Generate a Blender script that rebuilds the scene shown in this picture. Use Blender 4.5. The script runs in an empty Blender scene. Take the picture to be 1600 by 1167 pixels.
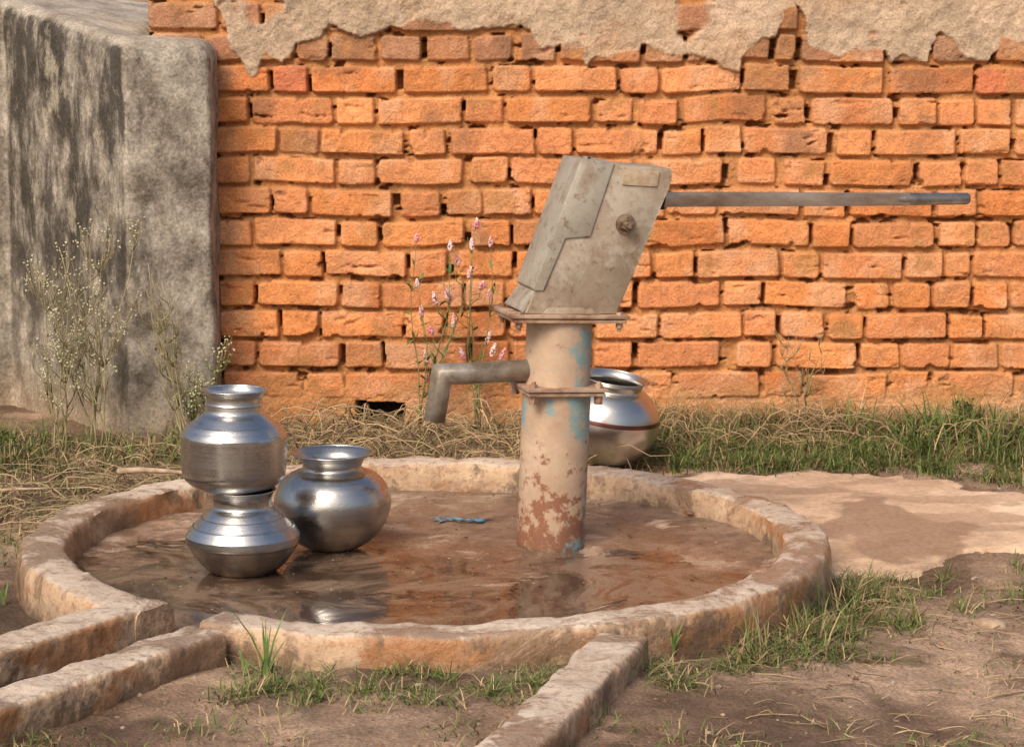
import bpy, bmesh, math, random
import numpy as np
from mathutils import Vector, Matrix
random.seed(7); RNG=np.random.default_rng(11)
scene=bpy.context.scene; COL=scene.collection

# ---------------------------------------------------------------- helpers
def link(o,parent=None):
    COL.objects.link(o)
    if parent: o.parent=parent
    return o
def tag(o,label=None,category=None,kind=None,group=None):
    if label:o["label"]=label
    if category:o["category"]=category
    if kind:o["kind"]=kind
    if group:o["group"]=group
def sm(t):
    t=np.clip(t,0,1); return t*t*(3-2*t)
_lat={}
def vnoise(x,y,seed):
    if seed not in _lat: _lat[seed]=np.random.default_rng(seed).random((256,256))
    L=_lat[seed]; xi=np.floor(x).astype(int); yi=np.floor(y).astype(int)
    fx=x-xi; fy=y-yi; fx=fx*fx*(3-2*fx); fy=fy*fy*(3-2*fy)
    a=L[xi&255,yi&255]; b=L[(xi+1)&255,yi&255]; c=L[xi&255,(yi+1)&255]; d=L[(xi+1)&255,(yi+1)&255]
    return (a*(1-fx)+b*fx)*(1-fy)+(c*(1-fx)+d*fx)*fy
def fbm(x,y,s,octv=4,seed=1):
    x=np.asarray(x,float); y=np.asarray(y,float)
    r=0;a=.5;t=0
    for i in range(octv):
        r=r+a*vnoise(x*s*2**i+17.3*i,y*s*2**i+5.1*i,seed+i); t+=a; a*=.5
    return r/t
class Mat:
    def __init__(s,name,rough=.8,metal=0.0,spec=.3):
        s.m=bpy.data.materials.new(name); s.m.use_nodes=True; s.nt=s.m.node_tree
        s.b=s.nt.nodes["Principled BSDF"]; s.set("Roughness",rough); s.set("Metallic",metal); s.set("Specular IOR Level",spec)
        s._tc=None
    def put(s,sock,v):
        if isinstance(v,bpy.types.NodeSocket): s.nt.links.new(v,sock)
        else:
            if isinstance(v,(tuple,list)) and len(v)==3 and sock.type=='RGBA': v=(*v,1)
            sock.default_value=v
    def set(s,n,v): s.put(s.b.inputs[n],v)
    def node(s,t): return s.nt.nodes.new(t)
    def co(s,scale=(1,1,1),kind='Object'):
        if not s._tc: s._tc=s.node('ShaderNodeTexCoord')
        mp=s.node('ShaderNodeMapping'); s.nt.links.new(s._tc.outputs[kind],mp.inputs[0]); mp.inputs['Scale'].default_value=scale
        return mp.outputs[0]
    def noise(s,scale,detail=5,rough=.6,vec=None,dist=0):
        n=s.node('ShaderNodeTexNoise'); s.put(n.inputs['Vector'],vec if vec else s.co())
        n.inputs['Scale'].default_value=scale; n.inputs['Detail'].default_value=detail
        n.inputs['Roughness'].default_value=rough; n.inputs['Distortion'].default_value=dist
        return n.outputs['Fac']
    def vor(s,scale,vec=None):
        n=s.node('ShaderNodeTexVoronoi'); s.put(n.inputs['Vector'],vec if vec else s.co()); n.inputs['Scale'].default_value=scale
        return n.outputs['Distance']
    def mr(s,v,a,b,c=0.,d=1.):
        n=s.node('ShaderNodeMapRange'); s.put(n.inputs[0],v)
        for i,k in enumerate((a,b,c,d)): n.inputs[i+1].default_value=k
        return n.outputs[0]
    def mix(s,f,a,b,mode='MIX'):
        n=s.node('ShaderNodeMix'); n.data_type='RGBA'; n.blend_type=mode
        s.put(n.inputs[0],f); s.put(n.inputs[6],a); s.put(n.inputs[7],b); return n.outputs[2]
    def math(s,op,a,b=0.):
        n=s.node('ShaderNodeMath'); n.operation=op; s.put(n.inputs[0],a); s.put(n.inputs[1],b); return n.outputs[0]
    def attr(s,name='Col'):
        n=s.node('ShaderNodeAttribute'); n.attribute_name=name; return n.outputs['Color']
    def xyz(s):
        n=s.node('ShaderNodeSeparateXYZ'); s.put(n.inputs[0],s.co()); return n.outputs
    def nrm(s):
        g=s.node('ShaderNodeNewGeometry'); n=s.node('ShaderNodeSeparateXYZ'); s.put(n.inputs[0],g.outputs['Normal']); return n.outputs
    def bump(s,h,strength=.5,dist=.01):
        n=s.node('ShaderNodeBump'); s.put(n.inputs['Height'],h); n.inputs['Strength'].default_value=strength; n.inputs['Distance'].default_value=dist
        s.put(s.b.inputs['Normal'],n.outputs[0])
def add_col(me,cols):
    a=me.color_attributes.new(name='Col',type='FLOAT_COLOR',domain='POINT')
    c=np.ones((len(me.vertices),4),np.float32); c[:,:3]=cols; a.data.foreach_set('color',c.ravel())
def mesh_obj(name,verts,faces,mat=None,parent=None,cols=None,smooth=True,sharp=None):
    me=bpy.data.meshes.new(name); me.from_pydata(verts,[],faces); me.update()
    if smooth: me.polygons.foreach_set('use_smooth',[True]*len(me.polygons))
    if sharp: me.set_sharp_from_angle(angle=math.radians(sharp))
    if cols is not None: add_col(me,cols)
    if mat: me.materials.append(mat.m)
    return link(bpy.data.objects.new(name,me),parent)
def grid_obj(name,P,mask=None,mat=None,cols=None,parent=None,extra=None):
    n,m=P.shape[:2]
    idx=np.arange(n*m).reshape(n,m)
    q=np.stack([idx[:-1,:-1],idx[1:,:-1],idx[1:,1:],idx[:-1,1:]],-1)
    if mask is not None:
        k=mask[:-1,:-1]&mask[1:,:-1]&mask[1:,1:]&mask[:-1,1:]; q=q[k]
    q=q.reshape(-1,4); V=P.reshape(-1,3)
    if mask is not None:
        used=np.unique(q); mp=np.full(n*m,-1); mp[used]=np.arange(len(used)); q=mp[q]; V=V[used]
        if cols is not None: cols=cols.reshape(-1,3)[used]
    if cols is not None: cols=cols.reshape(-1,3)
    if extra:
        b=len(V); V=np.vstack([V,extra[0]]); q=np.vstack([q,np.array(extra[1])+b]); cols=np.vstack([cols,np.tile(extra[2],(len(extra[0]),1))])
    me=bpy.data.meshes.new(name); me.vertices.add(len(V)); me.vertices.foreach_set('co',V.astype(np.float32).ravel())
    me.loops.add(q.size); me.loops.foreach_set('vertex_index',q.astype(np.int32).ravel())
    me.polygons.add(len(q)); me.polygons.foreach_set('loop_start',np.arange(0,q.size,4,dtype=np.int32))
    me.polygons.foreach_set('use_smooth',np.ones(len(q),bool))
    me.update(calc_edges=True); me.validate()
    if cols is not None: add_col(me,cols)
    if mat: me.materials.append(mat.m)
    return link(bpy.data.objects.new(name,me),parent)
def bm_obj(name,bm,mat,parent=None,sharp=35):
    bmesh.ops.recalc_face_normals(bm,faces=bm.faces)
    me=bpy.data.meshes.new(name); bm.to_mesh(me); bm.free()
    me.polygons.foreach_set('use_smooth',[True]*len(me.polygons)); me.set_sharp_from_angle(angle=math.radians(sharp))
    me.materials.append(mat.m)
    return link(bpy.data.objects.new(name,me),parent)
def prism(bm,poly,v0,v1,bev=.002,axis='v'):
    f=lambda p,t:(p[0],t,p[1]) if axis=='v' else (p[0],p[1],t)
    a=[bm.verts.new(f(p,v0)) for p in poly]; b=[bm.verts.new(f(p,v1)) for p in poly]; n=len(poly)
    fs=[bm.faces.new(a),bm.faces.new(b[::-1])]+[bm.faces.new((a[i],b[i],b[(i+1)%n],a[(i+1)%n])) for i in range(n)]
    if bev:
        es=set(e for x in fs for e in x.edges)
        bmesh.ops.bevel(bm,geom=list(es),offset=bev,segments=2,affect='EDGES',profile=.6)
def cyl(bm,c,axis,r,h,seg=24,r2=None):
    ax=Vector(axis).normalized(); rot=ax.to_track_quat('Z','Y').to_matrix().to_4x4()
    bmesh.ops.create_cone(bm,cap_ends=True,segments=seg,radius1=r,radius2=r if r2 is None else r2,depth=h,matrix=Matrix.Translation(Vector(c)+ax*h/2)@rot)
def rrect(w,d,r=.006,cx=0,cy=0):
    return [(cx-w/2,cy-d/2),(cx+w/2,cy-d/2),(cx+w/2,cy+d/2),(cx-w/2,cy+d/2)]
def tube_geo(V,F,path,radii,sides=5):
    path=[Vector(p) for p in path]; b=len(V); n=len(path)
    for i,p in enumerate(path):
        t=(path[min(i+1,n-1)]-path[max(i-1,0)]).normalized()
        r=Vector((0,1,0)) if abs(t.y)<.8 else Vector((1,0,0))
        e1=t.cross(r).normalized(); e2=t.cross(e1)
        for k in range(sides):
            a=2*math.pi*k/sides; q=p+(e1*math.cos(a)+e2*math.sin(a))*radii[i]; V.append(tuple(q))
    for i in range(n-1):
        for k in range(sides):
            k2=(k+1)%sides; F.append((b+i*sides+k,b+i*sides+k2,b+(i+1)*sides+k2,b+(i+1)*sides+k))
    F.append(tuple(b+k for k in range(sides))[::-1]); F.append(tuple(b+(n-1)*sides+k for k in range(sides)))
def lathe(name,curves,mat,parent=None,seg=96,wob=0.0,sharp=28):
    pts=[]
    for c in curves:
        n=len(c)
        for i in range(n-1):
            p0=c[max(i-1,0)];p1=c[i];p2=c[i+1];p3=c[min(i+2,n-1)]
            K=5 if n>2 else 1
            for k in range(K):
                t=k/K
                pts.append(tuple(.5*((2*p1[j])+(-p0[j]+p2[j])*t+(2*p0[j]-5*p1[j]+4*p2[j]-p3[j])*t*t+(-p0[j]+3*p1[j]-3*p2[j]+p3[j])*t**3) for j in (0,1)))
        pts.append(c[-1])
    out=[pts[0]]
    for p in pts[1:]:
        if math.dist(p,out[-1])>2e-4: out.append(p)
    V=[];F=[]
    for r,z in out:
        for k in range(seg):
            a=2*math.pi*k/seg; rr=max(r,1e-4)*(1+wob*math.sin(2*a+z*20)+wob*.6*math.sin(5*a+z*60)+wob*.5*math.sin(3*a-z*45)); V.append((rr*math.cos(a),rr*math.sin(a),z))
    for i in range(len(out)-1):
        for k in range(seg):
            k2=(k+1)%seg; F.append((i*seg+k,i*seg+k2,(i+1)*seg+k2,(i+1)*seg+k))
    return mesh_obj(name,V,F,mat,parent,sharp=sharp)
def rough(o,voxel,strength,size,it=1):
    m=o.modifiers.new('r','REMESH'); m.mode='VOXEL'; m.voxel_size=voxel; m.use_smooth_shade=True
    s=o.modifiers.new('s','SMOOTH'); s.iterations=it; s.factor=.5
    t=bpy.data.textures.new('c','CLOUDS'); t.noise_scale=size; t.noise_depth=3
    d=o.modifiers.new('d','DISPLACE'); d.texture=t; d.strength=strength; d.mid_level=.5; d.texture_coords='GLOBAL'

# ---------------------------------------------------------------- camera, light
H=1.26
cam=bpy.data.cameras.new("camera"); co=link(bpy.data.objects.new("camera",cam))
cam.sensor_width=36; cam.lens=90; cam.shift_y=-50/1600; cam.clip_start=.1; cam.clip_end=2000
co.location=(0,0,H); co.rotation_euler=(math.radians(90-8.3),0,0); scene.camera=co
sd=Vector((-.45,-.85,.90)).normalized()
w=bpy.data.worlds.new("World"); scene.world=w; w.use_nodes=True
sky=w.node_tree.nodes.new('ShaderNodeTexSky'); sky.sky_type='NISHITA'; sky.sun_disc=False
sky.sun_elevation=math.asin(sd.z); sky.sun_rotation=math.atan2(sd.x,sd.y); sky.dust_density=5; sky.air_density=1.0; sky.ozone_density=.5
bg=w.node_tree.nodes['Background']; w.node_tree.links.new(sky.outputs[0],bg.inputs[0]); bg.inputs[1].default_value=.15
sl=bpy.data.lights.new("sun",'SUN'); sl.energy=2.6; sl.angle=math.radians(28); sl.color=(1,.89,.75)
so=link(bpy.data.objects.new("sun",sl)); so.rotation_euler=sd.to_track_quat('Z','Y').to_euler(); so.location=(-3,-3,5)
scene.view_settings.view_transform='Standard'; scene.view_settings.look='None'; scene.view_settings.exposure=0

# ---------------------------------------------------------------- brick wall (relief surface)
YW=7.0
U=lambda p:(p-800)/570.0
ZP=lambda y:1.087-(y-50)*.00176
rowsA=[
[238,345,350,412,418,548,554,612,618,748,754,812,818,948,954,1012,1018,1148,1154,1206,1212,1242,1250,1378,1384,1444,1450,1580],
[240,322,325,382,388,462,468,516,520,592,598,661,668,735,742,801,815,868,875,1000,1006,1065,1070,1200,1208,1240,1248,1378,1384,1444,1450,1540,1545,1610],
[240,325,332,425,430,485,490,622,632,762,770,830,835,962,967,1027,1030,1157,1160,1232,1245,1375,1385,1515,1518,1610],
[240,328,335,390,395,522,527,587,592,723,727,787,792,922,930,988,998,1057,1065,1195,1207,1255,1263,1392,1400,1460,1463,1518,1521,1575,1580,1650],
[240,328,335,435,440,500,503,632,640,697,705,836,840,895,900,1028,1035,1095,1098,1157,1160,1290,1303,1360,1365,1490,1495,1575,1582,1640],
[240,328,335,393,398,525,530,588,592,724,735,795,798,925,930,988,995,1127,1150,1210,1222,1287,1295,1425,1432,1500,1502,1558,1562,1692],
[240,328,335,425,428,483,487,615,628,690,698,755,757,832,836,960,966,1040,1046,1120,1126,1248,1255,1320,1326,1455,1462,1524,1530,1660],
[240,328,335,393,398,527,533,592,597,727,737,797,800,925,930,1003,1008,1132,1137,1265,1270,1328,1332,1460,1467,1523,1525,1580,1583,1710],
[240,328,335,440,443,503,507,635,640,700,717,800,806,930,936,1018,1023,1085,1090,1218,1223,1282,1287,1412,1417,1475,1478,1517,1520,1650],
[240,332,340,397,402,528,534,595,598,725,727,788,794,925,930,990,997,1127,1132,1192,1197,1325,1335,1393,1397,1457,1460,1518,1522,1578,1583,1700],
[240,332,340,435,440,498,502,630,632,692,697,790,796,925,930,1030,1033,1162,1165,1216,1222,1292,1297,1353,1357,1482,1485,1540,1543,1670],
[240,336,343,398,403,530,537,597,600,730,736,796,802,925,930,990,998,1127,1152,1210,1215,1343,1348,1410,1413,1490,1495,1565,1570,1700],
[240,340,345,470,476,536,542,670,676,736,742,870,876,936,942,1052,1062,1190,1197,1258,1262,1390,1396,1456,1462,1590],
[240,300,306,436,442,500,640,700,706,836,842,902,908,1030,1036,1096,1102,1230,1236,1296,1302,1430,1436,1496,1502,1630]]
dx=.0034
xs=np.arange(-.985,2.3,dx); zs=np.arange(-.12,1.36,dx)
X,Z=np.meshgrid(xs,zs,indexing='ij')
wx=X+(fbm(X,Z,12,3,31)-.5)*.010; wz=Z+(fbm(X,Z,7,3,41)-.5)*.010+(fbm(X,Z*0,3,2,44)-.5)*.012
mort=-.004+.018*fbm(X,Z,18,5,51)+.005*fbm(X,Z,90,2,57)
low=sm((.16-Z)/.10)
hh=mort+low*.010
mcol=np.stack([.52+0*X,.235+0*X,.085+0*X],-1)*(.62+.55*fbm(X,Z,14,4,61))[...,None]
dust=fbm(X,Z,5,4,66)[...,None]
mcol=mcol*(1-.25*dust)+np.array([.46,.27,.14])*(.25*dust)
colr=mcol.copy()
pal=np.array([(.68,.260,.092),(.72,.285,.105),(.65,.235,.082),(.69,.285,.120),(.64,.250,.105),(.74,.305,.125),(.67,.265,.11)])
fine=fbm(X,Z,60,4,71); med=fbm(X,Z,12,4,75); crk=fbm(X,Z*3.2,16,4,79)
pits=[]
for k,row in enumerate(rowsA):
    zt=1.087+.0841-.0841*k; zb=zt-.0841
    r=list(row)
    while r[-1]<2100:
        L=130 if (len(r)//2)%2 else 58
        r+= [r[-1]+7, r[-1]+7+L]
    for j in range(0,len(r),2):
        x0,x1=U(r[j])+random.uniform(-.001,.001),U(r[j+1]); jz=random.uniform(-.002,.002)
        z0=zb+.0042+jz+random.uniform(0,.003); z1=zt-.0042+jz-random.uniform(0,.004)
        i0=max(int((x0-.02-xs[0])/dx),0); i1=int((x1+.02-xs[0])/dx); k0=max(int((z0-.02-zs[0])/dx),0); k1=int((z1+.02-zs[0])/dx)
        if i0>=len(xs): continue
        sl_=(slice(i0,i1),slice(k0,k1)); a=wx[sl_]; b=wz[sl_]
        cx,cz=(x0+x1)/2,(z0+z1)/2; rr=random.uniform(.006,.016)
        sk=random.uniform(-.06,.06); b2=b+(a-cx)*sk*.35
        qx=np.abs(a-cx)-(x1-x0)/2+rr; qz=np.abs(b2-cz)-(z1-z0)/2+rr
        d=-(np.hypot(np.maximum(qx,0),np.maximum(qz,0))+np.minimum(np.maximum(qx,qz),0)-rr)
        top=random.uniform(.019,.032)+(a-cx)*random.uniform(-.04,.04)+(b-cz)*random.uniform(-.08,.08)
        chip=np.clip((fbm(X[sl_],Z[sl_],22,3,200+j%9)-.68)*6,0,1)
        dd=d-chip*.011
        s_=sm((dd+.0015)/.006)
        lo=low[sl_]
        surf=top+.005*(fine[sl_]-.5)+.005*(med[sl_]-.5)+.0014*np.sin(Z[sl_]*900+8*med[sl_])*fine[sl_]-.010*np.clip((crk[sl_]-.72)*6,0,1)
        hb=mort[sl_]*(1-s_)+surf*s_
        cover=np.clip((fbm(X[sl_],Z[sl_],11,4,91)+lo*.5-.63)*8,0,1)
        hh[sl_]=np.maximum(hh[sl_],hb*(1-lo*.30))
        c=pal[random.randrange(len(pal))]*random.uniform(.82,1.06)
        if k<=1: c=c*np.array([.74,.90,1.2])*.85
        u_=random.random()
        if u_<.08: c=c*.76
        if k==2 and random.random()<.20: c=np.array([.58,.19,.09])
        cc=c*(.76+.48*med[sl_])[...,None]*(.86+.28*fine[sl_])[...,None]
        pale=np.clip((fbm(X[sl_]*1.3,Z[sl_],9,4,300+k)-.50)*4,0,1)[...,None]*.42
        cc=cc*(1-pale)+np.array([.72,.44,.27])*pale
        soot=np.clip((fbm(X[sl_],Z[sl_],9,5,97)-.55)*6,0,1)[...,None]*(.50 if k<5 else .25)
        cc=cc*(1-soot)+np.array([.22,.12,.07])*soot
        f=(s_*(1-cover*.8))[...,None]
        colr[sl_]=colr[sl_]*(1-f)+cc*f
        if random.random()<(.45 if k<12 else .05):
            g0,g1=x1-.001,(U(r[j+2]) if j+2<len(r) else x1+.01)+.001
            if g1-g0>.004:
                hgt=(z1-z0)*random.uniform(.3,.85); a0z=random.uniform(z0,z1-hgt); pits.append((sl_,g0,g1,a0z,a0z+hgt))
for sl_,g0,g1,p0,p1 in pits:
    a=wx[sl_];b=wz[sl_]; cxm=(g0+g1)/2; hw=max((g1-g0)/2,.0045)
    e_=np.hypot(np.maximum(np.abs(a-cxm)-hw+.003,0),np.maximum(np.abs(b-(p0+p1)/2)-(p1-p0)/2+.003,0))
    hh[sl_]=np.where(e_<.003,np.minimum(hh[sl_],-.05),hh[sl_])
void=np.clip((fbm(X,Z*2.6,26,3,120)-.63)*9,0,1)
hh=hh-void*np.clip((.019-hh)/.008,0,1)*.035*(1-low)
lw=(low*np.clip((fbm(X,Z,8,4,130)-.33)*4,0,1))[...,None]*.75
colr=colr*(1-lw)+np.array([.58,.32,.17])*(.8+.4*med)[...,None]*lw
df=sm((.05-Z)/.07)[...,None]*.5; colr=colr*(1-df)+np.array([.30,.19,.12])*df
px=[235,300,345,352,372,392,405,425,450,470,500,520,560,600,640,700,730,770,830,842,860,895,908,922,950,1010,1030,1110,1150,1160,1200,1214,1240,1250,1300,1330,1375,1388,1400,1440,1462,1495,1540,1548,1600,1700,1800,2000]
py=[-30,-10,-5,60,85,112,118,80,95,70,60,42,62,48,35,40,52,42,45,75,72,80,104,85,85,72,85,88,112,70,58,20,15,70,85,72,85,106,88,92,55,82,92,55,62,90,60,80]
wpx=X+(fbm(X,Z,9,4,133)-.5)*.07
pe=np.interp(wpx,[U(p) for p in px],[ZP(y+2) for y in py])
d=Z-pe+(fbm(X,Z,16,4,140)-.5)*.035+(fbm(X,Z,60,3,147)-.5)*.014
hole=np.clip((fbm(X,Z,6,4,150)-.635)*14,0,1)
pl=sm((d+.0)/.009)*(1-hole)
lump=fbm(X,Z,11,5,155); lump2=fbm(X,Z,40,4,158)
hp=.030+.018*(lump-.5)+.008*(lump2-.5)+.004*(fine-.5)
hh=hh*(1-pl)+hp*pl
pc=np.array([.47,.345,.24])*(.44+.7*fbm(X,Z,7,5,160)+.45*lump2)[...,None]
ps=np.clip((fbm(X,Z,5,4,166)-.53)*5,0,1)[...,None]*.38; pc=pc*(1-ps)+np.array([.52,.28,.14])*ps
colr=colr*(1-pl[...,None])+pc*pl[...,None]
m=(wx>U(553))&(wx<U(630))&(wz<.074)&(wz>-.06)
hh=np.where(m,-.20,hh); colr=np.where(m[...,None],np.array([.10,.07,.05]),colr)
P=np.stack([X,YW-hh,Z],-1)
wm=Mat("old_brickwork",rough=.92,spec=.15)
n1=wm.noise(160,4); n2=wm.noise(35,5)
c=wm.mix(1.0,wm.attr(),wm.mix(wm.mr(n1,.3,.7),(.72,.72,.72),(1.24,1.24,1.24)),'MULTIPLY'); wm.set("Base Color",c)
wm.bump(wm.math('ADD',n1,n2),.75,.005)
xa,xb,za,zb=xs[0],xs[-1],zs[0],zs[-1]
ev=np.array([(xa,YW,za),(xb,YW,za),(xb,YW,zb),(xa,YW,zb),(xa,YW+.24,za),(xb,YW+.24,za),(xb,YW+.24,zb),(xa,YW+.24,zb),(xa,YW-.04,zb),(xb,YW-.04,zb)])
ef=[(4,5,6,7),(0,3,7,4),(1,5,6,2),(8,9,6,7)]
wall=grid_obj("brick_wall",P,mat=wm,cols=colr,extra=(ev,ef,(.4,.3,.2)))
tag(wall,"orange brick wall with crumbling cement plaster along its top","brick wall")

# ---------------------------------------------------------------- concrete wall
poly=[(-.80,6.80),(-1.017,6.72),(-1.44,7.30),(-1.56,7.24),(-2.8,7.18),(-2.8,7.9),(-.992,7.9),(-.992,6.985),(-.80,6.985)]
bm=bmesh.new(); prism(bm,poly,-.15,1.05,0,'z')
bmesh.ops.recalc_face_normals(bm,faces=bm.faces)
for v in bm.verts:
    if v.co.z>1: v.co.z=1.06+max(0,(-.9-v.co.x))*.16+(v.co.y-6.8)*.06
te=[e for e in bm.edges if all(v.co.z>1 for v in e.verts)]
bmesh.ops.bevel(bm,geom=te,offset=.05,segments=5,affect='EDGES',profile=.5)
cm=Mat("weathered_concrete",rough=.95,spec=.12)
st=cm.noise(3.4,6,.68,cm.co((2.0,2.0,1.1)),.4); st2=cm.noise(8,7,.72,cm.co((2.2,2.2,.7))); bl=cm.noise(9,8,.74); fi=cm.noise(120,5,.65)
nx=cm.nrm(); zc=cm.xyz()
base=cm.mix(cm.mr(bl,.38,.62),(.145,.12,.09),(.46,.405,.335))
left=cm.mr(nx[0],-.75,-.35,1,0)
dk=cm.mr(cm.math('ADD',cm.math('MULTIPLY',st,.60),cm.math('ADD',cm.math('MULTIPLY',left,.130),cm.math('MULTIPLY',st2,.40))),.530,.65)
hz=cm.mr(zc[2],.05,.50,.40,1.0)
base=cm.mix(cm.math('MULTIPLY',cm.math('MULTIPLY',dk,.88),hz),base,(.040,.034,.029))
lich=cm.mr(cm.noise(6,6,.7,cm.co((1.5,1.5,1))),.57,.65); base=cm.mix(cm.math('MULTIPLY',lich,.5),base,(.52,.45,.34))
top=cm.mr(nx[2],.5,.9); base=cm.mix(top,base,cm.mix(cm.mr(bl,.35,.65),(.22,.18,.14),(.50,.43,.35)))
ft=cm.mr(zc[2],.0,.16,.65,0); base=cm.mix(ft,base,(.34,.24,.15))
pit=cm.mr(cm.vor(55),.0,.18); base=cm.mix(1.,base,cm.mix(pit,(.55,.55,.55),(1,1,1)),'MULTIPLY')
base=cm.mix(1.,base,cm.mix(cm.mr(fi,.35,.65),(.70,.70,.70),(1.26,1.26,1.26)),'MULTIPLY')
cm.set("Base Color",base); cm.bump(cm.math('ADD',cm.math('MULTIPLY',bl,.5),cm.math('MULTIPLY',fi,.6)),.5,.008)
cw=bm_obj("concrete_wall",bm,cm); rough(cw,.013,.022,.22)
tag(cw,"grey concrete wall with black water stains and rounded top","concrete wall")

# ---------------------------------------------------------------- ground
RC=Vector((-.185,5.335))
DD=Vector((-.53,-.848)); DN=Vector((.848,-.53))
def chan(x,y):
    dx_,dy_=x-(-.65),y-4.60
    s_=dx_*DD.x+dy_*DD.y; t_=dx_*DN.x+dy_*DN.y
    return s_,t_
def gbase(x,y):
    return -.020+.028*sm((y-6.1)/.7)-.028*sm((x-.45)/.3)*sm((5.7-y)/.4)+.028*sm((4.75-y)/.35)*sm((.5-x)/.4)
def gz(x,y):
    r=np.hypot(x-RC.x,y-RC.y)
    z=gbase(x,y)+.022*(fbm(x,y,2.5,3,501)-.5)+.016*(fbm(x,y,11,4,510)-.5)+.007*(fbm(x,y,50,3,520)-.5)
    s_,t_=chan(x,y); inch=sm((.085-np.abs(t_))/.03)*(s_>-.1)
    z=z*(1-inch)+(-.042+.01*fbm(x,y,12,3,530))*inch
    z=np.where(r<.82,-.09,z)
    return z
def axis(lo,hi,step,far):
    a=np.arange(lo,hi,step); k=np.geomspace(.03,far,34)
    return np.concatenate([(lo-k)[::-1],a,(a[-1]+k)])
gx=axis(-1.9,1.9,.009,400); gy=axis(3.2,7.15,.009,600)
GX,GY=np.meshgrid(gx,gy,indexing='ij')
near=((GX>-2.2)&(GX<2.2)&(GY>2.9)&(GY<7.5))
GZ=np.where(near,gz(GX,GY),-.02)
e=sm((fbm(GX,GY,2.6,5,540)[...,None]-.3)/.4); e2=fbm(GX,GY,18,5,545)[...,None]; e3=fbm(GX,GY,7,5,549)[...,None]
gc=np.array([.19,.12,.08])*(1-e)+np.array([.44,.30,.205])*e
gc=gc*(.36+.80*e2+.50*e3)
damp=sm((fbm(GX,GY*1.5,4.5,5,553)-.53)/.06)[...,None]*.55; gc=gc*(1-damp)+np.array([.13,.08,.052])*damp
s_,t_=chan(GX,GY)
rr_=np.hypot(GX-RC.x,GY-RC.y)
wet=np.clip(sm((.14-np.abs(t_))/.06)*(s_>-.1)+sm((1.02-rr_)/.12)*.60*sm((5.6-GY)/.5)+sm((-.90-GX)/.2)*sm((5.4-GY)/.4)*.8,0,1)[...,None]*.85
gc=gc*(1-wet)+np.array([.085,.055,.037])*wet
grn=np.clip((fbm(GX,GY,6,4,560)-.5)*4,0,1)[...,None]*(sm((GY-6.2)/.3)*.6)[...,None]
gc=gc*(1-grn)+np.array([.11,.105,.045])*grn
gm=Mat("dry_earth",rough=.95,spec=.15)
a1=gm.noise(150,6,.7); a2=gm.noise(26,6,.65,dist=.3); a3=gm.noise(5,3)
gm.set("Base Color",gm.mix(1.,gm.attr(),gm.mix(gm.mr(a1,.35,.65),(.62,.62,.62),(1.34,1.34,1.34)),'MULTIPLY'))
gm.bump(gm.math('ADD',gm.math('MULTIPLY',a1,gm.mr(a3,.4,.6,.3,1.2)),a2),.85,.012)
ground=grid_obj("ground",np.stack([GX,GY,GZ],-1),mat=gm,cols=gc)
tag(ground,"bare brown earth around the pump",None,"structure")

ap=[(.34,6.30),(.50,6.38),(.62,6.38),(.74,6.46),(.94,6.38),(1.25,6.17),(2.2,6.1),(2.2,5.55),(1.13,5.53),(1.0,5.56),(.83,5.39),(.72,5.38),(.66,5.36),(.55,5.2),(.5,5.5),(.3,6.0)]
def inpoly(x,y,p):
    r=np.zeros(x.shape,bool); n=len(p)
    for i in range(n):
        x0,y0=p[i];x1,y1=p[(i+1)%n]
        c_=((y0>y)!=(y1>y))&(x<(x1-x0)*(y-y0)/((y1-y0)+1e-12)+x0); r^=c_
    return r
ax_=np.arange(.2,2.25,.008); ay_=np.arange(5.1,6.6,.008); AX,AY=np.meshgrid(ax_,ay_,indexing='ij')
wxx=AX+(fbm(AX,AY,10,5,570)-.5)*.10; wyy=AY+(fbm(AX,AY,10,5,580)-.5)*.15
mk=inpoly(wxx,wyy,ap)&(np.hypot(AX-RC.x,AY-RC.y)>.82)
AZ=gbase(AX,AY)+.022*(fbm(AX,AY,2.5,3,501)-.5)+.0085+.003*(fbm(AX,AY,8,4,590)-.5)
er=mk.copy()
for _ in range(2):
    er=er&np.roll(er,1,0)&np.roll(er,-1,0)&np.roll(er,1,1)&np.roll(er,-1,1)
AZ=np.where(er,AZ,AZ-.014)
f1=sm((fbm(AX,AY,4,5,600)[...,None]-.25)/.5); f2=fbm(AX,AY,22,4,604)[...,None]
ac=np.array([.54,.37,.245])*(1-f1)+np.array([.78,.58,.42])*f1
ac=ac*(.70+.60*f2)
wetd=np.hypot((AX-.92)/.17,(AY-5.78)/.24)+(fbm(AX,AY,7,5,610)-.5)*2.4
wt=sm((1.0-wetd)/.25)[...,None]*.70
ac=ac*(1-wt)+np.array([.22,.125,.075])*wt
wet2=sm((fbm(AX,AY*1.8,5.5,5,620)-.57)/.04)[...,None]*.55; ac=ac*(1-wet2)+np.array([.33,.21,.135])*wet2
am=Mat("apron_cement",rough=.8,spec=.25); b1=am.noise(80,5,.6); b2=am.noise(14,6)
am.set("Base Color",am.mix(1.,am.attr(),am.mix(am.mr(b1,.3,.7),(.8,.8,.8),(1.15,1.15,1.15)),'MULTIPLY')); am.bump(am.math('ADD',b1,b2),.4,.006)
apron=grid_obj("pavement",np.stack([AX,AY,AZ],-1),mask=mk,mat=am,cols=ac)
tag(apron,"thin pale cement paving with a damp brown patch",None,"structure")

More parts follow.
